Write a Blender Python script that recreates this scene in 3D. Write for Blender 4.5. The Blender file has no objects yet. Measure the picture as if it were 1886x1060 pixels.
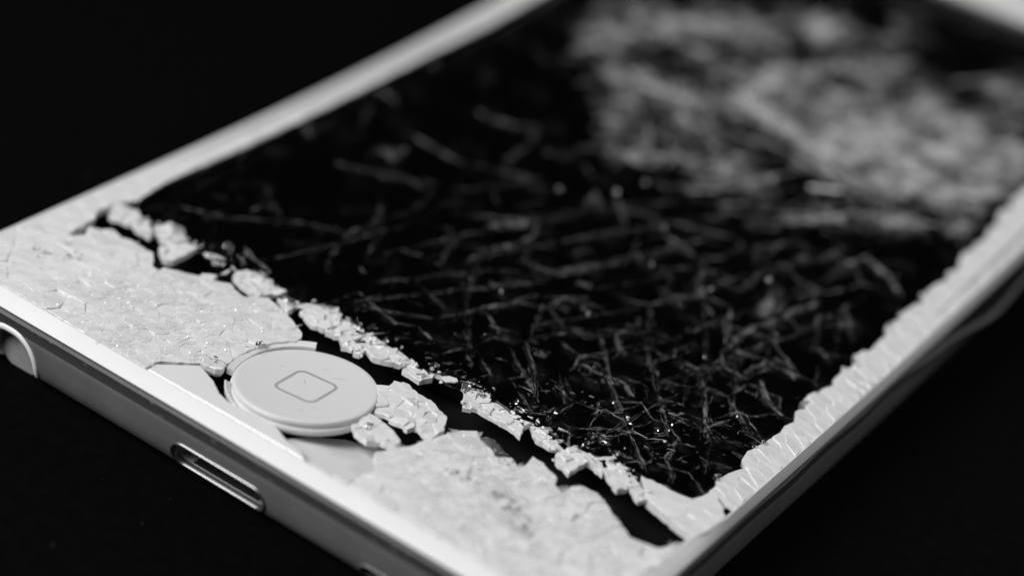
import bpy, bmesh, math, random
from mathutils import Vector, Matrix, noise
from mathutils.geometry import delaunay_2d_cdt

S = 0.001            # everything below is written in millimetres
BASE = 6.1           # height of the glass above the table
random.seed(11)
noise.seed_set(7)

# ------------------------------------------------------------------ camera
scene = bpy.context.scene
cam_data = bpy.data.cameras.new('camera')
cam = bpy.data.objects.new('camera', cam_data)
scene.collection.objects.link(cam)
R_ = Vector((0.80871675, 0.56677223, 0.15731006))
U_ = Vector((-0.40864005, 0.34901121, 0.8433294))
D_ = Vector((-0.42307271, 0.74629781, -0.51385705))
M = Matrix((R_, U_, -D_)).transposed().to_4x4()
M.translation = Vector((70.05637, -89.73179, 82.44052 + BASE)) * S
cam.matrix_world = M
cam_data.sensor_width = 36
cam_data.lens = 73.438
cam_data.clip_start = 0.005
cam_data.clip_end = 20
cam_data.dof.use_dof = True
cam_data.dof.focus_distance = 0.1468
cam_data.dof.aperture_fstop = 12.9
scene.camera = cam

# ------------------------------------------------------------------ world, lamp, exposure
world = bpy.data.worlds.new('World')
scene.world = world
world.use_nodes = True
world.node_tree.nodes['Background'].inputs[0].default_value = (1, 1, 1, 1)
world.node_tree.nodes['Background'].inputs[1].default_value = 0.005

def area_lamp(name, loc, target, size, watts):
    ld = bpy.data.lights.new(name, 'AREA')
    ld.shape = 'DISK'
    ld.size = size
    ld.energy = watts
    o = bpy.data.objects.new(name, ld)
    scene.collection.objects.link(o)
    o.location = Vector(loc) * S
    o.rotation_euler = (Vector(target) * S - Vector(loc) * S).to_track_quat('-Z', 'Y').to_euler()
    return o
area_lamp('softbox_lamp', (-190, -230, 310), (0, 25, 0), 0.34, 2.6)
area_lamp('fill_lamp', (260, 330, 230), (20, 50, 0), 0.22, 0.7)  # added weak fill with no known source, lifts the dark right flank

vs = scene.view_settings
vs.view_transform = 'Standard'
vs.look = 'None'
vs.exposure = 0
vs.gamma = 1
vs.use_curve_mapping = False
scene.cycles.use_denoising = True
scene.cycles.max_bounces = 10
scene.cycles.transparent_max_bounces = 24
scene.cycles.transmission_bounces = 8
scene.cycles.sample_clamp_indirect = 6

# ------------------------------------------------------------------ outlines of the phone, in mm
LEFT_PANEL = [(-24.57,9.88),(-23.56,11.59),(-22.12,12.59),(-21.16,12.88),(-20.01,12.78),(-18.92,12.75),(-17.75,11.39),(-16.94,11.06),(-17.05,11.87),(-16.46,12.1),(-14.87,13.04),(-13.78,14.09),(-13.43,13.22),(-12.41,13.95),(-10.54,13.39),(-9.26,14.65),(-6.9,14.03),(-4.58,12.99),(-4.18,12.39),(-4.2,11.63),(-5.06,10.43),(-5.51,8.88),(-5.73,7.39),(-5.56,5.95),(-5.32,5.12),(-5.64,4.86),(-6.79,4.57),(-8.99,2.39),(-8.91,0.79),(-15.19,-0.07),(-25.63,-1.45),(-31.28,-2.46),(-33.63,3.13),(-32.45,12.36),(-26.44,9.36)]
SMOOTH_PIECE = [(-8.85,2.24),(-6.66,4.42),(-4.79,3.74),(-3.52,2.93),(-2.5,2.63),(-0.58,2.78),(1.35,2.95),(2.91,2.29),(4.63,1.93),(6.3,0.77),(7.56,-1.34),(-0.38,-0.84),(-8.64,-0.18)]
RIGHT_PANEL = [(8.07,5.4),(8.52,6.6),(9.22,7.81),(9.82,9.65),(10.12,10.62),(10.58,11.96),(11.36,12.62),(12.14,11.99),(13.21,11.78),(13.97,11.16),(14.88,11.88),(15.76,11.4),(16.01,12.02),(15.79,13.13),(16.67,13.09),(18.23,12.38),(18.67,11.46),(19.43,11.32),(19.47,12.32),(20.18,13.07),(21.04,13.03),(22.42,12.45),(23.46,11.63),(24.55,11.21),(25.25,10.64),(27.27,11.07),(27.93,12.4),(28.38,13.84),(30.71,18.61),(34.68,7.93),(32.24,-4.68),(14.26,-1.89),(7.61,-0.03),(7.31,1.17),(8.83,2.13),(9.27,3.88)]
LEFT_STRIP = [(-24.9,9.98),(-25.31,13.01),(-25.99,14.11),(-26.03,15.63),(-25.15,17.64),(-25.31,18.24),(-25.72,21.0),(-25.69,22.85),(-25.51,29.82),(-25.68,38.38),(-25.83,44.47),(-25.92,50.78),(-26.02,57.4),(-25.8,65.67),(-26.07,73.75),(-26.7,88.8),(-37.98,92.16),(-37.42,68.86),(-35.82,31.78),(-33.58,5.72),(-31.87,1.58),(-27.14,7.28)]
CORNER_PIECE = [(22.22,16.93),(23.84,17.16),(24.5,17.08),(26.08,17.28),(26.37,18.03),(26.5,18.69),(26.89,19.28),(29.11,16.93),(28.38,13.84),(26.32,14.23),(26.0,14.48),(23.85,15.01)]
RIGHT_INNER = [(26.5,18.69),(26.17,20.54),(26.46,21.93),(26.52,23.36),(26.42,24.17),(26.38,25.43),(26.53,26.91),(26.36,27.95),(26.44,29.86),(26.21,31.27),(26.3,31.95),(25.97,34.96),(26.17,36.68),(26.21,39.17),(26.1,42.48),(25.82,45.26),(25.99,48.56),(26.02,53.33),(25.8,58.41),(25.86,62.31),(25.72,66.66),(25.32,71.82),(25.24,75.46),(24.71,82.66)]
DISPLAY_LOW = [(-25.15,17.64),(-25.03,15.54),(-23.43,15.55),(-21.1,16.07),(-18.57,16.36),(-16.97,16.43),(-13.29,15.37),(-10.68,16.68),(-7.42,15.33),(-6.59,16.52),(-4.46,17.08),(-2.38,16.72),(-0.06,16.35),(1.62,16.44),(4.17,15.69),(5.43,16.29),(7.89,16.62),(10.22,16.64),(12.19,16.19),(14.38,16.39),(16.88,15.95),(18.31,16.32),(19.89,16.66),(20.9,16.84),(22.22,16.93),(23.84,17.16),(26.08,17.28),(26.37,18.03)]
LUMPS = [[(-24.97,14.19),(-26.03,15.63),(-25.79,16.32),(-24.29,16.44),(-22.46,15.83),(-20.88,14.83),(-20.76,14.22),(-22.91,14.52)],[(-21.72,15.71),(-21.4,16.99),(-19.99,17.17),(-18.7,16.2),(-18.82,14.83),(-19.56,14.31)],[(-19.28,13.66),(-18.93,14.94),(-18.43,15.91),(-17.37,15.95),(-17.22,13.69),(-17.24,12.95),(-17.95,12.59)],[(-12.94,14.84),(-13.16,15.52),(-12.79,16.32),(-10.68,16.68),(-9.13,15.61),(-9.88,14.27),(-11.33,14.29)],[(-8.89,15.32),(-8.07,15.47),(-7.19,15.37),(-7.1,14.02)],[(-6.51,15.04),(-6.59,16.52),(-5.47,17.36),(-4.41,17.14),(-3.51,15.97),(-3.73,14.62),(-4.93,14.33)],[(-3.51,14.34),(-3.04,16.28),(-2.38,16.72),(-1.33,16.29),(-1.56,15.06),(-2.51,14.61)],[(-2.28,14.45),(-1.87,15.13),(-1.02,14.83),(-0.81,14.01),(-1.55,13.8)],[(-1.15,14.68),(-0.71,15.39),(-0.07,14.96),(-0.05,13.93),(-0.47,13.77)],[(-1.43,16.49),(-0.06,16.35),(1.62,16.44),(3.32,15.97),(2.82,15.2),(1.43,14.45),(0.87,14.34),(-0.27,14.83)],[(3.29,14.6),(3.3,15.54),(4.33,15.67),(5.25,15.88),(5.43,15.38),(4.91,14.59)],[(8.91,14.31),(8.02,15.66),(8.01,16.46),(9.05,16.61),(10.3,16.33),(10.86,14.82),(9.84,14.85)],[(10.83,14.79),(10.22,16.44),(11.44,16.32),(12.38,15.92),(13.53,16.13),(13.29,15.48),(13.77,14.52),(12.5,14.81)],[(13.44,16.13),(14.32,16.34),(15.58,15.84),(16.88,15.4),(15.95,14.95),(14.7,14.97)],[(16.65,14.79),(17.06,16.15),(18.31,16.32),(19.5,16.23),(20.25,15.07),(19.31,15.41),(18.71,15.3),(18.64,14.32),(18.52,13.48),(17.13,13.95)],[(19.85,15.54),(20.03,16.81),(20.9,16.84),(21.86,16.09),(22.32,15.01),(21.95,14.27)],[(21.93,15.56),(21.71,16.47),(22.34,16.17),(23.66,15.4),(23.89,14.95),(23.56,14.35)],[(3.12,11.8),(3.83,12.19),(3.76,13.11),(4.76,13.63),(6.06,13.0),(7.24,11.21),(8.15,9.76),(7.89,9.3),(5.8,9.43),(5.03,9.25),(4.2,10.74)],[(5.88,12.99),(6.87,13.21),(8.94,12.41),(9.79,11.0),(9.68,9.59),(8.15,9.76)],[(4.69,6.99),(4.77,8.68),(5.93,8.72),(7.13,8.46),(8.37,7.88),(8.56,6.91),(7.56,6.64),(6.93,5.96),(5.72,6.18)],[(-24.24,11.02),(-24.63,11.81),(-23.25,12.72),(-22.07,12.65),(-23.34,11.37)]]
SUB_PLATE = [(5.48,1.68),(7.26,1.44),(8.43,2.27),(9.38,4.57),(8.53,6.73),(6.53,9.11),(4.21,7.51),(2.84,5.08),(2.43,3.27)]
CRACKS = [(7,0.5,[(-15.8,23.93),(-14.09,25.21),(-11.35,26.58),(-10.92,28.78),(-9.94,33.19),(-10.39,35.97),(-11.05,37.21)]),(7,0.35,[(-10.17,26.46),(-11.14,30.46),(-12.75,32.5)]),(9,0.4,[(-8.76,20.73),(-10.0,22.9),(-11.0,25.47),(-11.23,27.11)]),(7,0.45,[(-5.33,22.39),(-3.79,25.15),(-2.45,27.55),(-1.42,29.0),(-0.56,30.71),(1.31,32.51)]),(8,0.35,[(-6.91,27.82),(-4.75,28.51),(-3.46,28.19)]),(7,0.35,[(-3.46,28.19),(-4.95,32.0)]),(10,0.45,[(-2.28,30.17),(-2.67,32.54),(-1.2,36.1),(-1.04,37.79)]),(8,0.45,[(0.71,21.93),(1.77,23.94),(2.29,26.02),(3.46,27.95),(3.93,30.21),(6.94,33.3)]),(7,0.4,[(-0.34,34.86),(1.28,33.68),(2.86,32.74)]),(7,0.4,[(-4.55,36.27),(-3.81,37.51),(-1.77,38.84),(-0.8,37.44)]),(11,0.65,[(-2.26,39.55),(-1.23,42.01),(-0.49,44.14),(-1.74,47.69),(-0.04,45.94)]),(12,0.45,[(-0.23,48.33),(1.46,46.98),(3.04,44.93)]),(8,0.4,[(3.05,34.51),(5.04,38.56),(6.88,43.04),(7.76,45.85),(8.89,48.32)]),(8,0.35,[(6.74,35.15),(8.68,38.5),(9.64,41.92)]),(9,0.45,[(9.64,41.92),(10.89,38.64),(12.56,38.78),(13.15,41.15)]),(9,0.45,[(11.23,43.09),(13.05,40.46)]),(9,0.5,[(13.24,43.56),(14.78,43.51),(14.8,47.01),(13.45,48.49)]),(14,0.75,[(18.02,37.04),(18.26,40.02),(19.09,42.02),(19.67,45.43),(20.23,47.16)]),(26,0.8,[(17.94,41.88),(16.87,46.94)]),(9,0.5,[(16.22,38.89),(17.87,36.87),(18.23,38.35)]),(9,0.4,[(13.97,39.77),(15.62,38.23)]),(9,0.45,[(11.41,30.26),(11.75,32.83),(11.43,34.14)]),(8,0.4,[(11.56,30.42),(12.91,28.69)]),(8,0.45,[(13.19,29.01),(14.51,31.55)]),(9,0.5,[(14.67,30.12),(16.68,27.65)]),(6,0.35,[(15.2,29.65),(16.15,34.44)]),(7,0.5,[(17.0,27.5),(17.57,29.67),(18.15,31.87),(19.55,36.04),(20.83,40.64)]),(10,0.7,[(18.34,31.56),(20.46,28.77),(22.51,25.11),(23.39,24.16)]),(13,0.6,[(11.6,25.1),(13.64,25.3),(15.33,25.63),(16.69,24.6)]),(10,0.5,[(21.02,33.46),(21.4,36.99),(22.65,37.3),(24.15,35.83)]),(11,0.55,[(22.25,33.77),(24.09,31.73),(25.66,30.96)]),(12,0.5,[(21.61,43.65),(20.99,45.74),(23.22,41.08),(24.87,40.22)]),(14,0.6,[(22.73,47.06),(24.49,44.59)]),(8,0.5,[(6.93,23.01),(9.13,21.27),(11.26,19.57),(11.98,18.87)]),(7,0.45,[(11.44,22.82),(13.65,20.23)]),(7,0.5,[(11.91,22.84),(13.75,21.14)]),(7,0.4,[(6.7,18.54),(5.39,19.66),(3.59,22.47)]),(5,0.35,[(3.78,17.84),(4.48,20.23)]),(7,0.35,[(4.98,15.59),(6.16,17.93)]),(34,0.5,[(-18.57,39.15),(-16.29,39.58)]),(16,0.45,[(-25.3,37.93),(-23.46,36.45)]),(15,0.45,[(-25.41,47.77),(-22.58,47.28)]),(14,0.3,[(-21.68,40.82),(-23.21,44.24)]),(14,0.45,[(-16.58,51.31),(-15.51,51.06),(-12.26,51.88),(-11.73,53.22),(-10.07,50.82),(-9.9,46.09)]),(13,0.4,[(-14.63,37.08),(-11.76,37.04)]),(9,0.35,[(-18.38,23.02),(-18.4,25.67),(-20.4,27.32)]),(9,0.3,[(-18.4,25.67),(-16.32,24.21)]),(12,0.3,[(-26.03,56.58),(-23.92,55.04)]),(20,0.4,[(-20.06,57.17),(-19.36,57.05)]),(8,0.35,[(-15.11,18.66),(-13.26,17.8),(-11.44,17.56)]),(12,0.3,[(-8.49,49.8),(-6.68,50.47),(-6.44,53.53)]),(14,0.5,[(20.22,55.78),(22.68,54.9),(24.44,53.35)]),(12,0.45,[(15.27,51.66),(16.97,52.3),(17.72,56.68)]),(12,0.45,[(18.73,51.85),(19.83,56.55)]),(14,0.5,[(19.31,59.58),(20.93,62.51)]),(13,0.4,[(14.68,54.64),(12.93,50.32)]),(9,0.45,[(13.92,25.61),(15.35,24.12),(17.75,21.82)]),(8,0.4,[(19.58,24.81),(22.29,24.87),(23.27,27.88)]),(7,0.4,[(21.54,23.09),(22.7,19.69),(24.28,17.81)]),(6,0.4,[(23.53,24.31),(25.24,20.62)]),(8,0.4,[(22.23,29.71),(24.99,26.86)]),(6,0.4,[(13.97,17.67),(14.19,20.83),(16.56,21.49),(17.65,24.17)]),(6,0.35,[(16.58,18.62),(17.92,20.09),(19.63,21.01)]),(6,0.3,[(4.44,22.34),(7.06,24.24),(8.73,28.33),(11.13,29.94)]),(6,0.3,[(-4.5,18.72),(-1.91,20.02),(0.71,21.93)]),(8,0.35,[(-22.45,19.35),(-18.9,21.06),(-15.8,23.93)]),(8,0.3,[(-6.44,53.53),(-3.36,54.91),(0.04,56.64)]),(10,0.4,[(7.55,50.57),(8.29,52.01)]),(7,0.3,[(-10.0,38.44),(-8.15,41.27),(-6.16,45.59)]),(7,0.3,[(-19.01,34.62),(-15.51,36.02),(-13.18,37.41)]),(5,0.3,[(-4.55,36.27),(0.05,45.39),(4.09,51.85)]),(5,0.3,[(-2.76,30.83),(0.13,37.25),(7.84,52.78)]),(5,0.3,[(0.51,29.21),(5.64,39.24),(9.4,50.12),(13.22,59.25)]),(5,0.3,[(17.19,27.19),(19.21,32.51),(20.83,40.64),(22.51,51.3)]),(5,0.3,[(17.48,15.87),(18.2,23.3),(19.37,30.62)]),(5,0.3,[(-5.3,17.79),(-1.35,24.69),(3.38,32.51)]),(5,0.3,[(6.34,26.72),(9.55,33.16),(13.24,43.56),(16.33,51.61)]),(5,0.3,[(10.79,25.24),(14.88,34.12),(17.01,43.1),(19.7,52.89)]),(5,0.3,[(-7.52,25.85),(-4.98,33.86),(-2.05,40.43)]),(5,0.3,[(-13.0,18.11),(-10.76,24.49),(-8.84,33.19)]),(5,0.3,[(11.17,43.62),(15.57,37.07),(19.65,30.93)]),(5,0.3,[(15.04,50.22),(17.62,43.77),(20.96,38.64),(23.95,36.64)]),(5,0.3,[(10.98,36.45),(14.47,30.43),(17.56,26.59),(20.99,22.49)]),(5,0.3,[(5.16,29.9),(7.76,23.95),(12.3,18.74)]),(5,0.3,[(9.73,30.57),(13.53,26.21),(18.11,21.25),(22.29,17.45)]),(5,0.3,[(18.88,36.37),(22.23,29.71),(25.13,27.01)]),(5,0.3,[(21.99,48.49),(24.29,42.23)]),(5,0.3,[(-1.95,31.17),(1.23,25.37),(5.87,19.68)]),(5,0.3,[(-10.68,52.97),(-8.95,42.38),(-8.78,34.57)]),(5,0.3,[(-17.73,43.34),(-12.11,42.82),(-5.85,45.95)])]
CLUMPS = [(-16.45,77.09,2.61,2.83,2.12,-3.28,1.0),(-11.95,81.94,2.29,2.43,2.04,-3.34,0.55),(-11.83,68.01,0.89,0.98,1.71,-2.65,0.6),(-9.2,64.88,0.7,0.77,1.93,-3.0,0.5),(-6.13,67.53,3.94,-0.57,0.8,-2.46,0.55),(-7.76,83.24,1.91,2.01,2.23,-3.81,0.5),(-7.33,89.99,0.79,0.81,1.13,-1.98,0.4),(-2.25,89.76,1.37,1.41,1.6,-2.93,0.7),(-1.3,79.39,0.52,0.55,0.73,-1.3,0.8),(0.76,81.55,0.56,0.59,0.77,-1.4,0.8),(-4.2,82.36,0.95,1.0,1.35,-2.36,0.5),(3.21,84.11,1.14,1.18,2.0,-3.74,0.5),(4.0,89.36,1.76,1.79,1.99,-3.84,0.45),(3.01,97.12,0.64,0.65,0.82,-1.61,0.6),(0.51,71.09,3.46,-1.08,0.61,-2.63,0.7),(5.47,69.39,4.44,-1.39,0.55,-2.58,0.95),(10.87,69.7,3.98,0.08,0.89,-2.96,1.0),(7.01,71.71,1.25,1.33,1.18,-2.17,0.7),(-1.46,56.34,1.66,1.84,0.61,-0.96,0.5),(-6.59,59.02,0.67,0.75,2.12,-3.28,0.35),(11.96,81.72,3.01,3.08,2.02,-4.07,0.65),(17.08,81.51,2.99,3.04,1.69,-3.58,0.8),(16.23,68.79,3.92,2.81,0.99,-2.25,0.8),(21.28,71.51,2.85,2.93,0.99,-2.1,0.95),(22.12,80.04,1.48,1.5,2.36,-5.23,0.75),(16.26,91.66,1.95,1.95,1.31,-2.85,0.35),(11.2,75.44,2.19,2.27,1.8,-3.5,0.7),(3.39,60.32,1.36,1.48,0.96,-1.63,0.4),(16.3,74.06,2.53,2.61,1.69,-3.43,0.7),(-16.57,70.56,1.08,1.19,1.8,-2.71,0.35),(19.12,63.04,2.05,2.15,0.8,-1.6,0.35),(23.82,66.13,0.69,0.72,0.68,-1.45,0.6),(-1.36,76.37,2.21,2.34,2.07,-3.61,0.35),(7.4,78.4,1.85,1.93,1.89,-3.59,0.5),(13.63,73.93,8.19,0.89,1.72,-5.59,0.4),(19.09,79.57,3.98,1.72,1.98,-5.59,0.45),(2.25,77.26,6.11,-1.05,1.58,-5.82,0.22),(24.54,72.38,1.78,1.82,1.14,-2.51,0.6),(-2.85,63.17,4.63,0.16,2.04,-5.46,0.2),(5.97,57.82,3.42,2.54,1.28,-2.47,0.2),(13.65,58.46,4.04,4.31,1.06,-1.96,0.16),(-7.0,74.8,4.92,0.04,2.18,-5.89,0.2)]
CRUMB_SPOTS = [((8.13,16.89),9,0.7),((9.43,16.74),8,0.7),((11.96,17.19),8,0.8),((13.14,17.52),8,0.7),((17.24,17.27),6,0.7),((18.19,17.56),6,0.7),((19.48,17.31),6,0.5),((-16.07,16.65),7,1.1),((-13.8,16.55),7,1.0),((-11.72,16.64),5,0.7),((-4.87,16.94),3,0.4),((-2.47,16.83),4,0.5),((0.56,16.84),6,0.6),((4.65,16.03),6,0.5),((26.26,20.37),4,0.4),((26.21,26.28),4,0.5),((15.61,16.61),4,0.5),((20.76,21.76),5,1.25),((17.75,21.82),3,0.75),((4.18,6.62),2,0.15),((5.97,7.47),3,0.3),((-5.51,8.88),3,0.4)]
SPLINTER_SPOTS = [((20.69,21.87),2.22,0.73,26),((21.11,19.35),1.94,0.64,8),((14.54,21.72),1.39,0.73,10),((16.29,21.19),1.67,0.64,8),((11.8,20.17),2.22,0.91,6),((5.15,17.31),1.94,0.64,12),((3.72,17.26),1.39,0.45,8),((22.63,20.53),2.22,0.91,7),((23.92,22.11),1.0,0.14,3),((25.91,26.42),1.39,0.64,8),((12.3,25.88),1.94,0.64,12),((7.48,23.63),3.33,1.82,5),((6.84,17.67),1.11,0.45,7),((22.65,28.18),1.67,1.14,5),((20.9,16.84),1.67,0.68,6),((20.31,25.13),1.67,0.68,8),((4.12,24.17),4.44,1.36,5),((-1.31,17.94),1.94,0.91,8)]

K_BEND = 0.000756
def bend(x, y, z):
    d = max(0.0, y - 25)
    return (x * S, y * S, (z + BASE + K_BEND * d * d) * S)

# ------------------------------------------------------------------ materials
def material(name):
    m = bpy.data.materials.new(name)
    m.use_nodes = True
    nt = m.node_tree
    nt.nodes.clear()
    out = nt.nodes.new('ShaderNodeOutputMaterial')
    return m, nt, out
def node(nt, kind, **kw):
    n = nt.nodes.new(kind)
    for k, v in kw.items():
        if k in n.inputs: n.inputs[k].default_value = v
        else: setattr(n, k, v)
    return n
def grey(v): return (v, v, v, 1)
def tex(nt, scale, coord='Object', kind='ShaderNodeTexNoise', detail=4, rough=.55):
    tc = nt.nodes.new('ShaderNodeTexCoord')
    t = nt.nodes.new(kind)
    t.inputs['Scale'].default_value = scale
    if 'Detail' in t.inputs: t.inputs['Detail'].default_value = detail
    if 'Roughness' in t.inputs: t.inputs['Roughness'].default_value = rough
    nt.links.new(tc.outputs[coord], t.inputs['Vector'])
    return t
def ramp(nt, src, a, b, va, vb):
    r = nt.nodes.new('ShaderNodeMapRange')
    r.inputs[1].default_value = a; r.inputs[2].default_value = b
    r.inputs[3].default_value = va; r.inputs[4].default_value = vb
    nt.links.new(src, r.inputs[0])
    return r
def principled(name, col, rough, metallic=0, coat=0, coat_rough=.1, spec=.5, var=None, bump=None, ior=1.5):
    """var = (scale, low, high) colour mottling; bump = list of (kind, scale, strength, distance)"""
    m, nt, out = material(name)
    p = node(nt, 'ShaderNodeBsdfPrincipled')
    p.inputs['Base Color'].default_value = grey(col)
    p.inputs['Roughness'].default_value = rough
    p.inputs['Metallic'].default_value = metallic
    p.inputs['Coat Weight'].default_value = coat
    p.inputs['Coat Roughness'].default_value = coat_rough
    p.inputs['Specular IOR Level'].default_value = spec
    if var:
        t = tex(nt, var[0], detail=6)
        r = ramp(nt, t.outputs[0], .3, .7, var[1], var[2])
        nt.links.new(r.outputs[0], p.inputs['Base Color'])
    last = None
    for kind, sc, st, dist in bump or ():
        if kind == 'cells':
            t = tex(nt, sc, kind='ShaderNodeTexVoronoi'); t.feature = 'DISTANCE_TO_EDGE'
            src = ramp(nt, t.outputs['Distance'], 0, .12, 0, 1).outputs[0]
        elif kind == 'facets':
            t = tex(nt, sc, kind='ShaderNodeTexVoronoi'); t.feature = 'F1'
            src = t.outputs['Distance']
        else:
            t = tex(nt, sc, detail=5); src = t.outputs[0]
        b = node(nt, 'ShaderNodeBump', Strength=st, Distance=dist)
        nt.links.new(src, b.inputs['Height'])
        if last: nt.links.new(last.outputs[0], b.inputs['Normal'])
        last = b
    if last:
        nt.links.new(last.outputs[0], p.inputs['Normal'])
        nt.links.new(last.outputs[0], p.inputs['Coat Normal'])
    nt.links.new(p.outputs[0], out.inputs[0])
    return m
MAT = {}
MAT['table'] = principled('black_table', .0014, .8, spec=.03, var=(900, .0009, .0019), bump=[('noise', 2500, .3, .0001)])
MAT['metal'] = principled('dark_grey_anodised_metal', .145, .42, metallic=.2, spec=.35, var=(260, .128, .162), bump=[('noise', 9000, .10, .00002)])
MAT['polish'] = principled('polished_metal', .3, .38, metallic=1, bump=[('noise', 1500, .2, .00005)])
MAT['cut_metal'] = principled('diamond_cut_metal_band', .16, .28, metallic=.75, spec=.4, bump=[('noise', 1200, .05, .00003)])
MAT['inside'] = principled('black_interior', .004, .6, spec=.2)
MAT['jackwall'] = principled('grey_plastic', .3, .5, var=(500, .2, .36))
MAT['rim'] = principled('white_plastic', .70, .45, var=(300, .68, .71), spec=.3)
MAT['bezel'] = principled('white_cracked_glass', .76, .30, coat=1, coat_rough=.07, var=(420, .69, .80),
                          bump=[('noise', 330, .45, .0004), ('cells', 1100, .18, .00005), ('noise', 900, .2, .00016)])
MAT['bezel_smooth'] = principled('white_glass', .70, .3, coat=.25, coat_rough=.12, var=(160, .68, .71), bump=[('noise', 400, .06, .00006)])
MAT['bezel_edge'] = principled('white_glass_fracture', .78, .35, coat=.9, coat_rough=.08, var=(1500, .70, .84), bump=[('noise', 1800, .25, .00015)])
MAT['backing'] = principled('white_paint_backing', .62, .6)
MAT['button'] = principled('white_button_plastic', .65, .36, var=(120, .64, .66), bump=[('noise', 500, .03, .00005)])
MAT['icon'] = principled('grey_print', .36, .4)
MAT['display'] = principled('black_display', .0025, .25, spec=.25)
MAT['shadow_plate'] = principled('white_inner_plastic', .7, .5)
MAT['dark_flakes'] = principled('dark_grey_flake', .08, .7, var=(2500, .04, .2))
MAT['scuff'] = principled('bare_metal_scuff', .3, .5, var=(4000, .12, .4))
MAT['debris'] = principled('pale_dust', .10, .6)

def thin_glass():
    m, nt, out = material('clear_glass_face')
    tr = node(nt, 'ShaderNodeBsdfTransparent', Color=grey(.97))
    gl = node(nt, 'ShaderNodeBsdfGlossy', Roughness=.05, Color=grey(1))
    t = tex(nt, 700, detail=3)
    b = node(nt, 'ShaderNodeBump', Strength=.08, Distance=.00005)
    nt.links.new(t.outputs[0], b.inputs['Height']); nt.links.new(b.outputs[0], gl.inputs['Normal'])
    fr = node(nt, 'ShaderNodeFresnel', IOR=1.5)
    mix = node(nt, 'ShaderNodeMixShader')
    nt.links.new(fr.outputs[0], mix.inputs[0]); nt.links.new(tr.outputs[0], mix.inputs[1]); nt.links.new(gl.outputs[0], mix.inputs[2])
    nt.links.new(mix.outputs[0], out.inputs[0])
    return m
def frosted(name, albedo, lo, hi, scale, rough=.35, patch=None):
    """fracture faces: pale scattering glass, broken up by clear patches"""
    m, nt, out = material(name)
    tr = node(nt, 'ShaderNodeBsdfTransparent', Color=grey(1))
    p = node(nt, 'ShaderNodeBsdfPrincipled', Roughness=rough)
    p.inputs['Base Color'].default_value = grey(albedo)
    p.inputs['Specular IOR Level'].default_value = .8
    t = tex(nt, scale, detail=6, rough=.65)
    r = ramp(nt, t.outputs[0], .40, .66, lo, hi)
    mix = node(nt, 'ShaderNodeMixShader')
    if patch:
        t2 = tex(nt, patch[0], detail=2)
        r2 = ramp(nt, t2.outputs[0], .42, .62, patch[1], 1)
        mul = node(nt, 'ShaderNodeMath', operation='MULTIPLY', use_clamp=True)
        nt.links.new(r.outputs[0], mul.inputs[0]); nt.links.new(r2.outputs[0], mul.inputs[1]); r = mul
    nt.links.new(r.outputs[0], mix.inputs[0]); nt.links.new(tr.outputs[0], mix.inputs[1]); nt.links.new(p.outputs[0], mix.inputs[2])
    nt.links.new(mix.outputs[0], out.inputs[0])
    return m
MAT['clear'] = thin_glass()
MAT['fracture'] = frosted('glass_fracture_face', .5, -.10, .05, 170)
MAT['crack'] = frosted('crushed_glass_in_crack', .6, -.08, .75, 1600, .35, (240, .2))
MAT['web'] = frosted('fine_crack_lines', .6, -.12, .65, 2200, .25, (260, .08))
MAT['band'] = frosted('crack_face_in_glass', .58, -.03, .34, 1100, .3, (230, .15))
MAT['powder'] = frosted('crushed_glass_powder', .62, .08, .68, 500, .45)
def crumb_glass():
    m, nt, out = material('clear_glass_crumb')
    g = node(nt, 'ShaderNodeBsdfGlass', Roughness=.02, IOR=1.5, Color=grey(.97))
    nt.links.new(g.outputs[0], out.inputs[0]); return m
MAT['crumb'] = crumb_glass()
MAT['white_flake'] = frosted('white_glass_flake', .80, .0, .6, 600, .15)
MAT['glint'] = principled('glass_chip', .75, .08, coat=1, coat_rough=.04, spec=.8)

# ------------------------------------------------------------------ helpers
def link(name, verts, faces, mats, parent=None, smooth=False, mat_ids=None, origin=None, raw=False):
    """one mesh object; verts in mm phone space (bent with the phone unless raw)"""
    vv = [(x * S, y * S, (z + BASE) * S) if raw else bend(x, y, z) for x, y, z in verts]
    o_ = Vector((0, 0, 0))
    if origin == 'centre':
        o_ = sum((Vector(v) for v in vv), Vector()) / len(vv)
    me = bpy.data.meshes.new(name)
    me.from_pydata([tuple(Vector(v) - o_) for v in vv], [], faces)
    for m in (mats if isinstance(mats, (list, tuple)) else [mats]): me.materials.append(MAT[m])
    if mat_ids:
        for p, i in zip(me.polygons, mat_ids): p.material_index = i
    if smooth:
        for p in me.polygons: p.use_smooth = True
    me.update()
    o = bpy.data.objects.new(name, me)
    scene.collection.objects.link(o)
    o.location = o_
    if parent:
        o.parent = parent
        if parent.location.length > 0: o.matrix_parent_inverse = Matrix.Translation(-parent.location)
    return o
def fix_normals(o):
    bm = bmesh.new(); bm.from_mesh(o.data)
    bmesh.ops.recalc_face_normals(bm, faces=bm.faces)
    bm.to_mesh(o.data); bm.free()
    return o
def area(poly):
    return .5 * sum(a[0] * b[1] - b[0] * a[1] for a, b in zip(poly, poly[1:] + poly[:1]))
def ccw(poly):
    return poly if area(poly) > 0 else poly[::-1]
def clip_half(poly, px, py, nx, ny):
    """keep the side where (p - P).n <= 0"""
    out = []
    for i, a in enumerate(poly):
        b = poly[(i + 1) % len(poly)]
        da = (a[0] - px) * nx + (a[1] - py) * ny
        db = (b[0] - px) * nx + (b[1] - py) * ny
        if da <= 0: out.append(a)
        if (da < 0 < db) or (db < 0 < da):
            t = da / (da - db)
            out.append((a[0] + t * (b[0] - a[0]), a[1] + t * (b[1] - a[1])))
    return out
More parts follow.
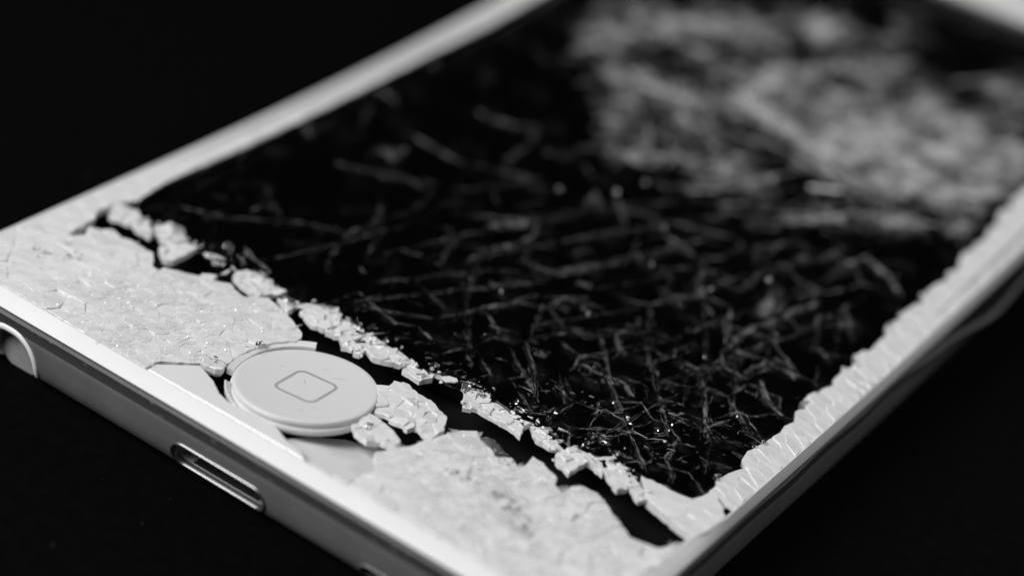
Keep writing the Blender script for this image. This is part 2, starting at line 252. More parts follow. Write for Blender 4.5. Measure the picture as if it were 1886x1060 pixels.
def clip_convex(poly, clip):
    clip = ccw(clip)
    for a, b in zip(clip, clip[1:] + clip[:1]):
        if not poly: return []
        poly = clip_half(poly, a[0], a[1], b[1] - a[1], -(b[0] - a[0]))
    return poly
def inside(poly, x, y):
    r = False
    for (x0, y0), (x1, y1) in zip(poly, poly[1:] + poly[:1]):
        if (y0 > y) != (y1 > y) and x < (x1 - x0) * (y - y0) / (y1 - y0) + x0: r = not r
    return r
def voronoi(seeds, region, stretch=None):
    """cells of the seeds cut to the region polygon"""
    xs = [p[0] for p in region]; ys = [p[1] for p in region]
    box = [(min(xs) - 1, min(ys) - 1), (max(xs) + 1, min(ys) - 1), (max(xs) + 1, max(ys) + 1), (min(xs) - 1, max(ys) + 1)]
    cells = []
    for i, s in enumerate(seeds):
        near = sorted((q for j, q in enumerate(seeds) if j != i), key=lambda q: (q[0] - s[0]) ** 2 + (q[1] - s[1]) ** 2)[:26]
        c = box
        for q in near:
            c = clip_half(c, (s[0] + q[0]) / 2, (s[1] + q[1]) / 2, q[0] - s[0], q[1] - s[1])
            if not c: break
        if not c: continue
        c = clip_convex(region, c)
        c = tidy(c, .02)
        if len(c) > 2 and abs(area(c)) > .02: cells.append(ccw(c))
    return cells
def tidy(poly, eps):
    out = []
    for p in poly:
        if not out or math.hypot(p[0] - out[-1][0], p[1] - out[-1][1]) > eps: out.append(p)
    while len(out) > 1 and math.hypot(out[0][0] - out[-1][0], out[0][1] - out[-1][1]) <= eps: out.pop()
    return out
def centroid(poly):
    return (sum(p[0] for p in poly) / len(poly), sum(p[1] for p in poly) / len(poly))
def shrink(poly, d):
    """move each corner inwards by about d"""
    n = len(poly); out = []
    for i in range(n):
        a, b, c = poly[i - 1], poly[i], poly[(i + 1) % n]
        e1 = Vector((b[0] - a[0], b[1] - a[1])); e2 = Vector((c[0] - b[0], c[1] - b[1]))
        if e1.length < 1e-6 or e2.length < 1e-6: out.append(b); continue
        n1 = Vector((-e1.y, e1.x)).normalized(); n2 = Vector((-e2.y, e2.x)).normalized()
        m = n1 + n2
        if m.length < .35: m = n1
        m = m.normalized()
        k = d / max(.45, m.dot(n1))
        out.append((b[0] + m.x * k, b[1] + m.y * k))
    return out
def roughen(poly, step, amp, seed=0.):
    """subdivide the outline and jitter it, so that a break looks broken"""
    out = []
    for a, b in zip(poly, poly[1:] + poly[:1]):
        L = math.hypot(b[0] - a[0], b[1] - a[1]); n = max(1, int(L / step))
        for i in range(n):
            t = i / n; x = a[0] + t * (b[0] - a[0]); y = a[1] + t * (b[1] - a[1])
            v = noise.noise_vector((x * 2.3 + seed, y * 2.3, seed)) * amp
            out.append((x + v.x, y + v.y) if i else (x + v.x * .4, y + v.y * .4))
    return out
def slab(poly, z_top, z_low, bevel, tilt=(0, 0), jitter=0., flare=0.):
    """closed prism with a bevelled top edge; returns verts, faces, ids (0 top, 1 sides and bevel)"""
    poly = ccw(poly); n = len(poly); cx, cy = centroid(poly)
    top = shrink(poly, bevel); low = shrink(poly, -flare) if flare else poly
    def zt(x, y): return tilt[0] * (x - cx) + tilt[1] * (y - cy)
    V = []; F = []; I = []
    V += [(x, y, z_top + zt(x, y) + random.uniform(-jitter, jitter)) for x, y in top]
    V += [(x, y, z_top - bevel * .8 + zt(x, y)) for x, y in poly]
    V += [(x, y, z_low + zt(x, y)) for x, y in low]
    F.append(list(range(n))); I.append(0)
    for k in range(2):
        for i in range(n):
            j = (i + 1) % n
            F.append([k * n + i, (k + 1) * n + i, (k + 1) * n + j, k * n + j]); I.append(1)
    F.append(list(range(3 * n - 1, 2 * n - 1, -1))); I.append(1)
    return V, F, I
def chunk(poly, z_top, z_low, amp, tilt=(0, 0), seed=0.):
    """lumpy broken piece on a traced outline: irregular facets on top, rough walls"""
    poly = ccw(tidy(roughen(poly, .24, .15, seed), .06)); n = len(poly); cx, cy = centroid(poly)
    xs = [p[0] for p in poly]; ys = [p[1] for p in poly]
    pts = [Vector(p) for p in poly]; inn = shrink(poly, .10)
    tries = 0; want = int(abs(area(poly)) * 7) + 3; extra = []
    while len(extra) < want and tries < 4000:
        tries += 1
        x, y = random.uniform(min(xs), max(xs)), random.uniform(min(ys), max(ys))
        if inside(inn, x, y) and all((x - a) ** 2 + (y - b) ** 2 > .05 for a, b in extra) and all((x - a) ** 2 + (y - b) ** 2 > .012 for a, b in poly): extra.append((x, y))
    co, ed, fa, ov, oe, of = delaunay_2d_cdt(pts + [Vector(p) for p in extra], [(i, (i + 1) % n) for i in range(n)], [], 1, 1e-5)
    V = []; F = []; edge = {}
    for k, c in enumerate(co):
        rim_pt = any(i < n for i in ov[k])
        d = noise.noise((c.x * 1.3 + seed, c.y * 1.3, seed)) * amp * 1.6 + noise.noise((c.x * 4 + seed, c.y * 4, seed)) * amp * .9
        V.append((c.x, c.y, z_top + d - (.16 if rim_pt else 0) + tilt[0] * (c.x - cx) + tilt[1] * (c.y - cy)))
    for f in fa:
        F.append(list(f))
        for i in range(len(f)):
            e = (f[i], f[(i + 1) % len(f)])
            if (e[1], e[0]) in edge: del edge[(e[1], e[0])]
            else: edge[e] = 1
    low = {}; mid = {}
    for a_, b_ in edge:
        for k in (a_, b_):
            if k not in low:
                c = co[k]; v = noise.noise_vector((c.x * 3, c.y * 3, seed)) * .12
                mid[k] = len(V); V.append((c.x + v.x + (c.x - cx) * .05, c.y + v.y + (c.y - cy) * .05, (V[k][2] + z_low) / 2 + v.z))
                low[k] = len(V); V.append((c.x + v.y, c.y + v.x, z_low))
        F += [[a_, mid[a_], mid[b_]], [a_, mid[b_], b_], [mid[a_], low[a_], low[b_]], [mid[a_], low[b_], mid[b_]]]
    return V, F
def thing(name, label, cat):
    o = bpy.data.objects.new(name, None); scene.collection.objects.link(o)
    o.empty_display_size = .02
    o['label'] = label; o['category'] = cat
    return o

# ------------------------------------------------------------------ table
bpy_t = link('table_top', [(-900, -700, -BASE), (900, -700, -BASE), (900, 1300, -BASE), (-900, 1300, -BASE)], [[0, 1, 2, 3]], 'table', raw=True)
bpy_t['kind'] = 'structure'

# ------------------------------------------------------------------ phone: housing and rim
phone = thing('smashed_phone', 'white phone with shattered black screen and a gaping crack above its round button', 'phone')
HW, LEN, RAD = 29.3, 123.4, 6.0
def outline(off, ns=70, nb=36, nc=12):
    """stations round the phone, counter-clockwise from the lower left corner"""
    r = RAD - off; x0, x1, y0, y1 = -HW + off, HW - off, off, LEN - off
    P = []
    def line(a, b, n): P.extend(((a[0] + (b[0] - a[0]) * i / n, a[1] + (b[1] - a[1]) * i / n) for i in range(n)))
    def arc(cx, cy, a0): P.extend(((cx + r * math.cos(math.radians(a0 + 90 * i / nc)), cy + r * math.sin(math.radians(a0 + 90 * i / nc))) for i in range(nc)))
    line((x0 + r, y0), (x1 - r, y0), nb); arc(x1 - r, y0 + r, -90)
    line((x1, y0 + r), (x1, y1 - r), ns); arc(x1 - r, y1 - r, 0)
    line((x1 - r, y1), (x0 + r, y1), nb); arc(x0 + r, y1 - r, 90)
    line((x0, y1 - r), (x0, y0 + r), ns); arc(x0 + r, y0 + r, 180)
    return P
def dent(x, y, z):
    """the right flank is pulled out and down where the phone was bent"""
    if x < 24: return x, y, z
    t = math.exp(-((y - 63) / 11.5) ** 2)
    w = max(0, min(1, (z + 3.9) / 2.4)) if z > -3.9 else 0
    wob = .12 * math.sin(y * .55) * math.exp(-((y - 50) / 30) ** 2)
    return x + (1.1 * t + wob) * w, y, z - 1.45 * t * w
def narrow(x, y, z):
    """the white rim shows less on the right flank, where the glass was pushed over it"""
    if x < 26: return x, y, z
    return x + .72 * max(0, min(1, (y - 13) / 4)) * max(0, min(1, (29.25 - x) / 1.1)), y, z
def sweep(name, prof, mats, parent, caps, closed=False, use_dent=False, ids=None, smooth=True):
    rings = [outline(o) for o, z in prof]; n = len(rings[0]); V = []; F = []; I = []
    for (o, z), r in zip(prof, rings):
        for x, y in r: V.append(dent(x, y, z) if use_dent else narrow(x, y, z))
    m = len(prof)
    for k in range(m if closed else m - 1):
        k2 = (k + 1) % m
        for i in range(n):
            j = (i + 1) % n
            F.append([k * n + i, k * n + j, k2 * n + j, k2 * n + i]); I.append(ids[k] if ids else 0)
    if caps:
        F.append(list(range(n))); I.append(caps[0]); F.append(list(range(len(V) - 1, len(V) - n - 1, -1))); I.append(caps[1])
    o = fix_normals(link(name, V, F, mats, parent, smooth, I))
    o.data.set_sharp_from_angle(angle=math.radians(28))
    return o
SIDE = [(.38, -.97), (.10, -.99), (.0, -1.18), (.03, -2.06), (.0, -2.14), (.0, -2.5), (.02, -3.5), (.14, -4.4), (.42, -5.15), (1.0, -5.7), (2.1, -6.0), (4.2, -6.1)]
def side_y(z):
    """how far the lower end face lies inwards at height z"""
    for (o0, z0), (o1, z1) in zip(SIDE, SIDE[1:]):
        if z1 <= z <= z0: return o0 + (o1 - o0) * (z0 - z) / (z0 - z1)
    return SIDE[-1][0] if z < -5 else 0
housing = sweep('housing', [(1.7, -2.4), (1.7, -.9)] + SIDE, ['metal', 'inside', 'cut_metal'], phone, (1, 0), use_dent=True, ids=[1, 1, 0, 0, 2] + [0] * 18)
rim = sweep('rim', [(1.30, -1.5), (1.30, -.05), (1.24, .0), (1.14, .0), (.65, -.31), (.16, -.66), (.10, -.74), (.16, -.79), (.5, -.81), (.8, -1.5)],
            ['rim'], phone, None, closed=True)

def stadium(cx, cz, hx, r, n=14):
    P = []
    for a0, sx in ((-90, 1), (90, -1)):
        for i in range(n + 1):
            a = math.radians(a0 + 180 * i / n)
            P.append((cx + sx * (hx - r) + r * math.cos(a), cz + r * math.sin(a)))
    return P
def cut(target, sections):
    """cut real openings into the housing's lower end"""
    cutters = []
    for sec, y0, y1 in sections:
        n = len(sec)
        V = [(x, y0, z) for x, z in sec] + [(x, y1, z) for x, z in sec]
        F = [list(range(n)), list(range(2 * n - 1, n - 1, -1))] + [[i, n + i, n + (i + 1) % n, (i + 1) % n] for i in range(n)]
        c = fix_normals(link('cutter', V, F, 'inside')); cutters.append(c)
        md = target.modifiers.new('cut', 'BOOLEAN'); md.operation = 'DIFFERENCE'; md.object = c; md.solver = 'EXACT'
    dg = bpy.context.evaluated_depsgraph_get(); dg.update()
    me = bpy.data.meshes.new_from_object(target.evaluated_get(dg))
    target.modifiers.clear(); target.data = me
    for c in cutters: bpy.data.objects.remove(c)
PORT = stadium(-.75, -4.28, 4.25, 1.08); JACK = stadium(-20.6, -4.45, 2.75, 2.5, 20); SPK = stadium(15.2, -4.9, 3.6, .75)
cut(housing, [(PORT, -2, 3.6), (JACK, -2, 5), (SPK, -2, 2.4)])
for p in housing.data.polygons: p.use_smooth = True
housing.data.set_sharp_from_angle(angle=math.radians(28))

def opening(name, sec, widths, depth, mats, parent):
    """raised lip following the curved end face, wall running in, and back"""
    n = len(sec)
    rings = []
    lip = ccw(sec)
    def ring(d, f): return [(x, f(z), z) for x, z in shrink(lip, d)]
    rings.append(ring(-.05, lambda z: side_y(z) + .05))
    rings.append(ring(-.03, lambda z: side_y(z) - .09))
    rings.append(ring(widths * .5, lambda z: side_y(z) - .11))
    rings.append(ring(widths, lambda z: side_y(z) + .06))
    rings.append(ring(widths + .04, lambda z: side_y(z) + .5))
    V = [v for r in rings for v in r]; F = []
    for k in range(len(rings) - 1):
        F += [[k * n + i, k * n + (i + 1) % n, (k + 1) * n + (i + 1) % n, (k + 1) * n + i] for i in range(n)]
    lip_o = link(name, V, F, mats[0], parent, True)
    a = ring(widths + .03, lambda z: side_y(z) + .4); b = ring(widths + .12, lambda z: depth)
    V = a + b
    F = [[i, (i + 1) % n, n + (i + 1) % n, n + i] for i in range(n)] + [list(range(n, 2 * n))]
    w_ = link('opening_wall', V, F, mats[1], lip_o, True)
    w_.data.set_sharp_from_angle(angle=math.radians(35))
    return lip_o
MAT['portwall'] = principled('dark_port_metal', .42, .4, metallic=.4)
port = opening('charging_port', PORT, .2, 3.2, ('polish', 'portwall'), housing)
jack = opening('headphone_socket', JACK, .55, 1.3, ('jackwall', 'jackwall'), housing)
jack.data.materials[0] = principled('pale_socket_ring', .78, .4)
def bar(name, x0, x1, y0, y1, z0, z1, mat, parent):
    V = [(x, y, z) for z in (z0, z1) for y in (y0, y1) for x in (x0, x1)]
    return link(name, V, [[0, 2, 3, 1], [4, 5, 7, 6], [0, 1, 5, 4], [2, 6, 7, 3], [0, 4, 6, 2], [1, 3, 7, 5]], mat, parent)
bar('port_strip', -3.2, 2.4, 1.1, 3.1, -3.75, -3.62, 'portwall', port)  # contact bars, put in for the reflected light line inside the port
bar('port_strip', -3.7, 2.2, 1.0, 3.3, -5.22, -5.08, 'polish', port)
sp = opening('speaker_slot', SPK, .08, 2.3, ('metal', 'inside'), housing)

# ------------------------------------------------------------------ white bezel round the glass
INNER = outline(1.34)
def panel(name, region, z_back, parent):
    region = clip_convex(ccw(region), INNER)
    region = ccw(tidy(clip_convex(roughen(tidy(region, .03), .35, .14, 2.2), INNER), .03))
    V, F, I = slab(shrink(region, .12), z_back, z_back - .25, .02)
    return region, link(name, V, F, 'backing', parent)
def seeds_in(region, count, sizes=None, tries=60000):
    """blue-noise seeds; sizes(x, y) gives the wanted spacing"""
    xs = [p[0] for p in region]; ys = [p[1] for p in region]; out = []
    for _ in range(tries):
        if len(out) >= count: break
        x = random.uniform(min(xs), max(xs)); y = random.uniform(min(ys), max(ys))
        if not inside(region, x, y): continue
        d = sizes(x, y)
        if all((x - a) ** 2 + (y - b) ** 2 > d * d for a, b in out): out.append((x, y))
    return out
def fragments(name, region, parent, count, sizes, tilt, zvar, mats=('bezel', 'bezel_edge'), gap=.002, thick=.5):
    for c in voronoi(seeds_in(region, count, sizes), region):
        c = ccw(tidy(roughen(c, .35, .11), .04))
        if abs(area(c)) < .03: continue
        V, F, I = slab(shrink(c, gap), random.uniform(-zvar, zvar), -thick, random.uniform(.008, .03),
                       (random.gauss(0, tilt), random.gauss(0, tilt)), .012)
        link(name, V, F, list(mats), parent, False, I, 'centre')
def spacing_left(x, y):
    d = math.hypot(x + 12, y - 6)
    return .75 + .10 * d if d < 14 else 2.1
def spacing_right(x, y):
    d = min(math.hypot(x - 17, y - 8), math.hypot(x - 12, y - 12))
    return .75 + .13 * d if d < 10 else 2.0
reg, plate = panel('lower_bezel', LEFT_PANEL, -.5, phone)
plate_region = reg
fragments('bezel_fragment', reg, plate, 250, spacing_left, .045, .035)
reg, plate2 = panel('lower_bezel', RIGHT_PANEL, -.5, phone)
fragments('bezel_fragment', reg, plate2, 250, spacing_right, .05, .04)
def bezel_flakes(region, parent, cnt, dens, glints):
    """clear and white flakes lying on the crushed bezel, and tiny upturned chips that catch the lamp"""
    xs = [p[0] for p in region]; ys = [p[1] for p in region]; inner = shrink(region, .2)
    for mat, total in (('white_flake', cnt), ('glint', glints)):
        V = []; F = []; k = 0
        while k < total:
            x = random.uniform(min(xs), max(xs)); y = random.uniform(min(ys), max(ys))
            if not inside(inner, x, y) or random.random() > dens(x, y): continue
            k += 1; m = random.choice((3, 4, 4, 5)); b = len(V); ang = random.gauss(.6, .8)
            if mat == 'glint': L, ta, tb, z = random.uniform(.03, .09), random.gauss(0, .35), random.gauss(1.0, .35), random.uniform(.06, .12)
            else: L, ta, tb, z = random.choice((.2, .3, .5, .7, 1.0)), random.gauss(0, .045), random.gauss(0, .045), random.uniform(.035, .06)
            for i in range(m):
                a = 2 * math.pi * (i + random.uniform(-.35, .35)) / m; r = L * random.uniform(.45, 1); u, v = r * math.cos(a) * 1.4, r * math.sin(a) * .6
                X, Y = u * math.cos(ang) - v * math.sin(ang), u * math.sin(ang) + v * math.cos(ang)
                V.append((x + X, y + Y, z + ta * X + tb * Y))
            F.append(list(range(b, b + m)))
        o = link('crushed_glass', V, F, mat, parent); o['kind'] = 'stuff'
bezel_flakes(plate_region, plate, 700, lambda x, y: max(.12, 1 - math.hypot(x + 12, y - 6.5) / 13), 190)
bezel_flakes(reg, plate2, 700, lambda x, y: max(.25, 1 - min(math.hypot(x - 17, y - 8), math.hypot(x - 13, y - 11)) / 11), 190)
# smooth unbroken piece beside the button
reg = ccw(tidy(clip_convex(ccw(SMOOTH_PIECE), INNER), .05))
V, F, I = slab(roughen(shrink(reg, .03), .4, .03), -.02, -.75, .07, (.004, .012))
o = link('bezel_piece', V, F, ['bezel_smooth', 'bezel_edge'], phone, False, I)
o['label'] = 'smooth unbroken white piece between button and rim'
# plate that shows in the hole under the button
V, F, I = slab(SUB_PLATE, -1.15, -1.3, .04, (.03, -.30))
link('inner_plate', V, F, 'shadow_plate', phone, False)
# long left bezel strip
reg, strip = panel('side_bezel', LEFT_STRIP, -.5, phone)
fragments('bezel_fragment', reg, strip, 44, lambda x, y: 1.6 if y < 30 else 3.4, .015, .015)
# right bezel: teeth of broken glass
ri = [q for q in RIGHT_INNER]
V, F, I = slab([(26.9, 18.5)] + [(q[0] + .5, q[1]) for q in ri[1:]] + [(25.2, 112)] + [(27.95, 112 - 93.5 * i / 45) for i in range(46)], -.5, -.75, .02)
strip2 = link('side_bezel', V, F, 'backing', phone)
def right_edge(y):
    for a, b in zip(ri, ri[1:]):
        if a[1] <= y <= b[1]: return a[0] + (b[0] - a[0]) * (y - a[1]) / (b[1] - a[1])
    return 24.6 if y > ri[-1][1] else 26.5
edge_pts = []; yj = 18.7
while yj < 83:
    edge_pts.append((right_edge(yj) + random.choice((-.35, -.15, 0, .2, .45)), yj)); yj += random.choice((.25, .6, .9, 1.3))
strip_poly = edge_pts
strip_poly = [p for p in strip_poly if p[1] > 18.7 and p[0] < 27.3]
far_x = edge_pts[-1][0]
strip_poly = ccw(strip_poly + [(far_x, 106), (28.76, 106)] + [(28.76, 106 - 87.2 * i / 60) for i in range(1, 61)])
skew = lambda p: (p[0] * .55, p[1] + .55 * (p[0] - 27)); unskew = lambda p: (p[0] / .55, p[1] - .55 * (p[0] / .55 - 27))
sp_ = ccw([skew(p) for p in strip_poly])
for c in voronoi(seeds_in(sp_, 230, lambda x, y: .62 + .35 * abs(noise.noise((x, y * .3, 5))) if y < 45 else (1.1 if y < 70 else 2.4)), sp_):
    c = ccw(tidy(roughen(ccw([unskew(p) for p in c]), .35, .09), .04))
    if abs(area(c)) < .04: continue
    V, F, I = slab(c, random.gauss(.02, .03), -.5, random.uniform(.003, .012), (random.uniform(-.08, .0), random.gauss(0, .05)), .01)
    link('bezel_fragment', V, F, ['bezel', 'bezel_edge'], strip2, False, I, 'centre')
reg = ccw(tidy(clip_convex(ccw(CORNER_PIECE), outline(.6)), .05))
fragments('bezel_fragment', reg, strip2, 9, lambda x, y: 1.1, .03, .025, thick=.7)
# top bezel
V, F, I = slab(clip_convex([(-30, 106.1), (30, 106.1), (30, 125), (-30, 125)], INNER), .0, -.7, .05)
link('upper_bezel', V, F, ['bezel_smooth', 'bezel_edge'], phone, False, I)

# ------------------------------------------------------------------ home button, tipped away from the viewer
BC = Vector((-.1, 8.05)); BT = math.radians(5.0); AX = Vector((.81, .58, 0)).normalized()
rotb = Matrix.Rotation(-BT, 3, AX)
def on_button(x, y, z):
    v = rotb @ Vector((x, y, z))
    return (BC.x + v.x, BC.y + v.y, .02 + v.z)
def lathe(name, prof, mat, parent, n=96, f=on_button):
    V = []; F = []
    for r, z in prof:
        V += [f(r * math.cos(2 * math.pi * i / n), r * math.sin(2 * math.pi * i / n), z) for i in range(n)]
    for k in range(len(prof) - 1):
        F += [[k * n + i, k * n + (i + 1) % n, (k + 1) * n + (i + 1) % n, (k + 1) * n + i] for i in range(n)]
    F.append(list(range(n))); F.append(list(range(len(V) - 1, len(V) - n - 1, -1)))
    return fix_normals(link(name, V, F, mat, parent, True))
def dish(r): return -.16 * (1 - (r / 4.95) ** 2)
button = lathe('home_button', [(.3, dish(.3))] + [(r, dish(r)) for r in (1.2, 2.2, 3.2, 4.1, 4.7, 4.95)] + [(5.05, -.03), (5.10, -.10), (5.10, -.42), (5.02, -.48)], 'button', phone)
lathe('button_flange', [(4.6, -.46), (5.0, -.48), (5.20, -.52), (5.26, -.58), (5.26, -.95), (5.0, -1.05)], 'button', button)
def rsq(h, r, n=8):
    P = []
    for cx, cy, a0 in ((h - r, h - r, 0), (-h + r, h - r, 90), (-h + r, -h + r, 180), (h - r, -h + r, 270)):
        P += [(cx + r * math.cos(math.radians(a0 + 90 * i / n)), cy + r * math.sin(math.radians(a0 + 90 * i / n))) for i in range(n + 1)]
    return P
ro, rn = rsq(1.76, .66), rsq(1.54, .50); n = len(ro)
ia = math.radians(3)
def icon_pt(p, dz):
    x = p[0] * math.cos(ia) - p[1] * math.sin(ia); y = p[0] * math.sin(ia) + p[1] * math.cos(ia) 
    return on_button(x, y, dish(math.hypot(x, y)) + dz)
V = [icon_pt(p, .0) for p in ro] + [icon_pt(p, .012) for p in ro] + [icon_pt(p, .012) for p in rn] + [icon_pt(p, .0) for p in rn]
F = [[k * n + i, k * n + (i + 1) % n, (k + 1) * n + (i + 1) % n, (k + 1) * n + i] for k in range(3) for i in range(n)]
link('button_square', V, F, 'icon', button)
for (x, y, a, L) in ((-.45, .45, -.75, 1.0), (.9, 2.6, .5, 1.1), (2.3, -1.9, .5, .6), (-.6, 2.9, .45, .5), (1.9, -2.8, .7, .5), (-2.9, .9, .6, .35)):
    dx, dy = math.cos(a) * L / 2, math.sin(a) * L / 2; px, py = -math.sin(a) * .03, math.cos(a) * .03
    q = [(x - dx, y - dy), (x + px, y + py), (x + dx, y + dy), (x - px, y - py)]
    V = [on_button(u, v, dish(math.hypot(u, v)) + h) for h in (-.01, .007) for u, v in q]
    link('scratch', V, [[4, 5, 6, 7], [0, 1, 5, 4], [1, 2, 6, 5], [2, 3, 7, 6], [3, 0, 4, 7]], 'icon', button)

def arc_piece(name, a0, a1, r0, r1, z0, z1, parent, mat='bezel_smooth', n=26):
    V = []; F = []
    for i in range(n + 1):
        a = math.radians(a0 + (a1 - a0) * i / n); c, s_ = math.cos(a), math.sin(a)
        k = .05 * noise.noise((i * .7, a0, 0))
        for r, z in ((r0, z0 - .5), (r0, z0 - .04), (r0 + .05, z0), (r1 - .05 + k, z1), (r1 + k, z1 - .05), (r1 + k, z1 - .5)):
            V.append((BC.x + r * c, BC.y + r * s_, z))
    for i in range(n):
        for j in range(5): F.append([i * 6 + j, i * 6 + j + 1, i * 6 + j + 7, i * 6 + j + 6])
    F += [[0, 1, 2, 3, 4, 5], [n * 6 + j for j in (5, 4, 3, 2, 1, 0)]]
    return fix_normals(link(name, V, F, mat, parent))
arc_piece('button_gasket', 122, 205, 5.16, 5.72, -.22, -.10, phone)
arc_piece('button_gasket', 219, 262, 5.18, 5.62, -.35, -.16, phone)

# ------------------------------------------------------------------ display and its shattered cover glass
low = DISPLAY_LOW
disp = ccw(low + [(26.3, 25), (26.2, 40), (26, 55), (25.4, 72), (24.9, 84), (24.95, 106), (-24.95, 106), (-25.9, 60), (-25.9, 30), (-25.9, 19)])
N = 0; V = []; F = []
ysteps = [18.2 + (106 - 18.2) * i / 40 for i in range(41)]
for yy in ysteps: V += [(-26.6, yy, -.75), (27.2, yy, -.75)]
F = [[2 * i, 2 * i + 1, 2 * i + 3, 2 * i + 2] for i in range(40)]
display = link('display_panel', V, F, 'display', phone)
lowpoly = [(a, b + .15) for a, b in low] + [(26.6, 18.2), (-25.2, 18.2)]
V, F, I = slab(ccw(lowpoly), -.75, -1.6, .03)
link('display_edge', V, F, 'display', display)
def spacing_glass(x, y):
    d = math.hypot((x - 18) * .9, (y - 24) * .55)
    e = math.hypot(x - 8, (y - 72) * .6)
    return max(1.9, min(6.5, 1.9 + .14 * d, 1.7 + .16 * e))
glass_cells = voronoi(seeds_in(disp, 290, spacing_glass), disp)
for c in glass_cells:
    c = ccw(tidy(roughen(c, 1.1, .16), .08))
    if abs(area(c)) < .1: continue
    V, F, I = slab(shrink(c, random.uniform(.01, .05)), random.uniform(-.03, .03), -.70, random.uniform(.02, .05),
                   (random.gauss(0, .012), random.gauss(0, .012)), 0, random.uniform(-.05, .12))
    link('glass_shard', V, F, ['clear', 'fracture'], display, False, I, 'centre')

def flakes(spots, mat, name, parent, smin, smax, zlo, zhi, tilt, elong=1.6, kind=None):
    V = []; F = []
    for x, y, s, ang in spots:
        k = len(V); m = random.choice((3, 4, 4, 5))
        L = random.uniform(smin, smax) * s; z = random.uniform(zlo, zhi)
        ta, tb = random.gauss(0, tilt), random.gauss(0, tilt)
        for i in range(m):
            a = 2 * math.pi * (i + random.uniform(-.3, .3)) / m; r = L * random.uniform(.5, 1)
            u, v = r * math.cos(a) * elong, r * math.sin(a) / elong
            X, Y = u * math.cos(ang) - v * math.sin(ang), u * math.sin(ang) + v * math.cos(ang)
            V.append((x + X, y + Y, z + ta * X + tb * Y))
        F.append(list(range(k, k + m)))
    o = link(name, V, F, mat, parent)
    if kind: o['kind'] = kind
    return o
def hairline(V, F, p, q, hw, z, bowed=0., seg=.3, wob=.14):
    """thin flat crack line from p to q, tapering to both ends; appended to V, F"""
    L = math.hypot(q[0] - p[0], q[1] - p[1])
    if L < .05: return
    n = max(2, int(L / seg)); ux, uy = (q[0] - p[0]) / L, (q[1] - p[1]) / L; k = len(V)
    for i in range(n + 1):
        t = i / n; o = bowed * L * 4 * t * (1 - t) + noise.noise((p[0] * 3 + t * L * .9, p[1] * 3, hw * 9)) * wob * min(1, 4 * t, 4 * (1 - t)) * 1.6
        h = hw * (.6 + .4 * math.sin(math.pi * t)) * (.6 + .8 * abs(noise.noise((p[0] + t * L * 2, p[1], 4))))
        x, y = p[0] + ux * t * L - uy * o, p[1] + uy * t * L + ux * o
        V += [(x - uy * h, y + ux * h, z), (x + uy * h, y - ux * h, z - .02)]
    F += [[k + 2 * i, k + 2 * i + 1, k + 2 * i + 3, k + 2 * i + 2] for i in range(n)]
def bundle(V, F, p, q, wid, cnt, hmax, spread=.25):
    """a crack is a sheaf of fine, nearly parallel lines"""
    L = math.hypot(q[0] - p[0], q[1] - p[1])
    if L < .1: return
    ux, uy = (q[0] - p[0]) / L, (q[1] - p[1]) / L
    for _ in range(cnt):
        t0 = random.uniform(-.05, .6); t1 = min(1.05, t0 + random.uniform(.25, .9)); g0 = random.gauss(0, wid * .4); g1 = g0 + random.gauss(0, wid * spread)
        hairline(V, F, (p[0] + ux * t0 * L - uy * g0, p[1] + uy * t0 * L + ux * g0), (p[0] + ux * t1 * L - uy * g1, p[1] + uy * t1 * L + ux * g1),
                 random.uniform(.25, 1) * hmax, random.uniform(-.05, .05), random.gauss(0, .04))
# cracks one can follow
for w, inten, pts in CRACKS:
    spots = []; V = []; F = []; B = []; BF = []
    wid = w / 17.; my = sum(q[1] for q in pts) / len(pts); near = my < 45
    if sum(q[0] for q in pts) / len(pts) < -2: inten *= .8
    for a, b in zip(pts, pts[1:]):
        L = math.hypot(b[0] - a[0], b[1] - a[1]); ang = math.atan2(b[1] - a[1], b[0] - a[0])
        bundle(V, F, a, b, wid * .5, max(2, int(7 * inten * max(.7, wid * 1.6))), .022 if near else .06)
        hairline(V, F, a, b, .014 if near else .03, .05, random.gauss(0, .03), .3, .22)
        for _ in range(2): bundle(B, BF, a, b, wid * .25, 2, wid * random.uniform(.2, .45) * (.5 + inten))
        for i in range(int(L * 7 * inten / .4 * max(.5, wid / .5)) + 1):
            t = random.random(); g = random.gauss(0, wid * .3)
            x = a[0] + t * (b[0] - a[0]) - math.sin(ang) * g; yv = a[1] + t * (b[1] - a[1]) + math.cos(ang) * g
            spots.append((x, yv, random.choice((.5, 1, 1, 1.5)), ang + random.gauss(0, .3)))
    k = len(V)
    for x, yv, sc, ang in spots:
        m = random.choice((3, 4, 5)); L = random.uniform(.05, (.10 if near else .16) + .10 * wid) * sc; z = random.uniform(-.5, .0); ta, tb = random.gauss(0, .6), random.gauss(0, .6); k = len(V)
        for i in range(m):
            a = 2 * math.pi * (i + random.uniform(-.3, .3)) / m; r = L * random.uniform(.5, 1); u, v = r * math.cos(a) * 2.2, r * math.sin(a) * .45
            X, Y = u * math.cos(ang) - v * math.sin(ang), u * math.sin(ang) + v * math.cos(ang)
            V.append((x + X, yv + Y, z + ta * X + tb * Y))
        F.append(list(range(k, k + m)))
    nb = len(F); k = len(V)
    link('crack', V + B, F + [[i + k for i in f] for f in BF], ['crack', 'band'], display, False, [0] * nb + [1] * len(BF))
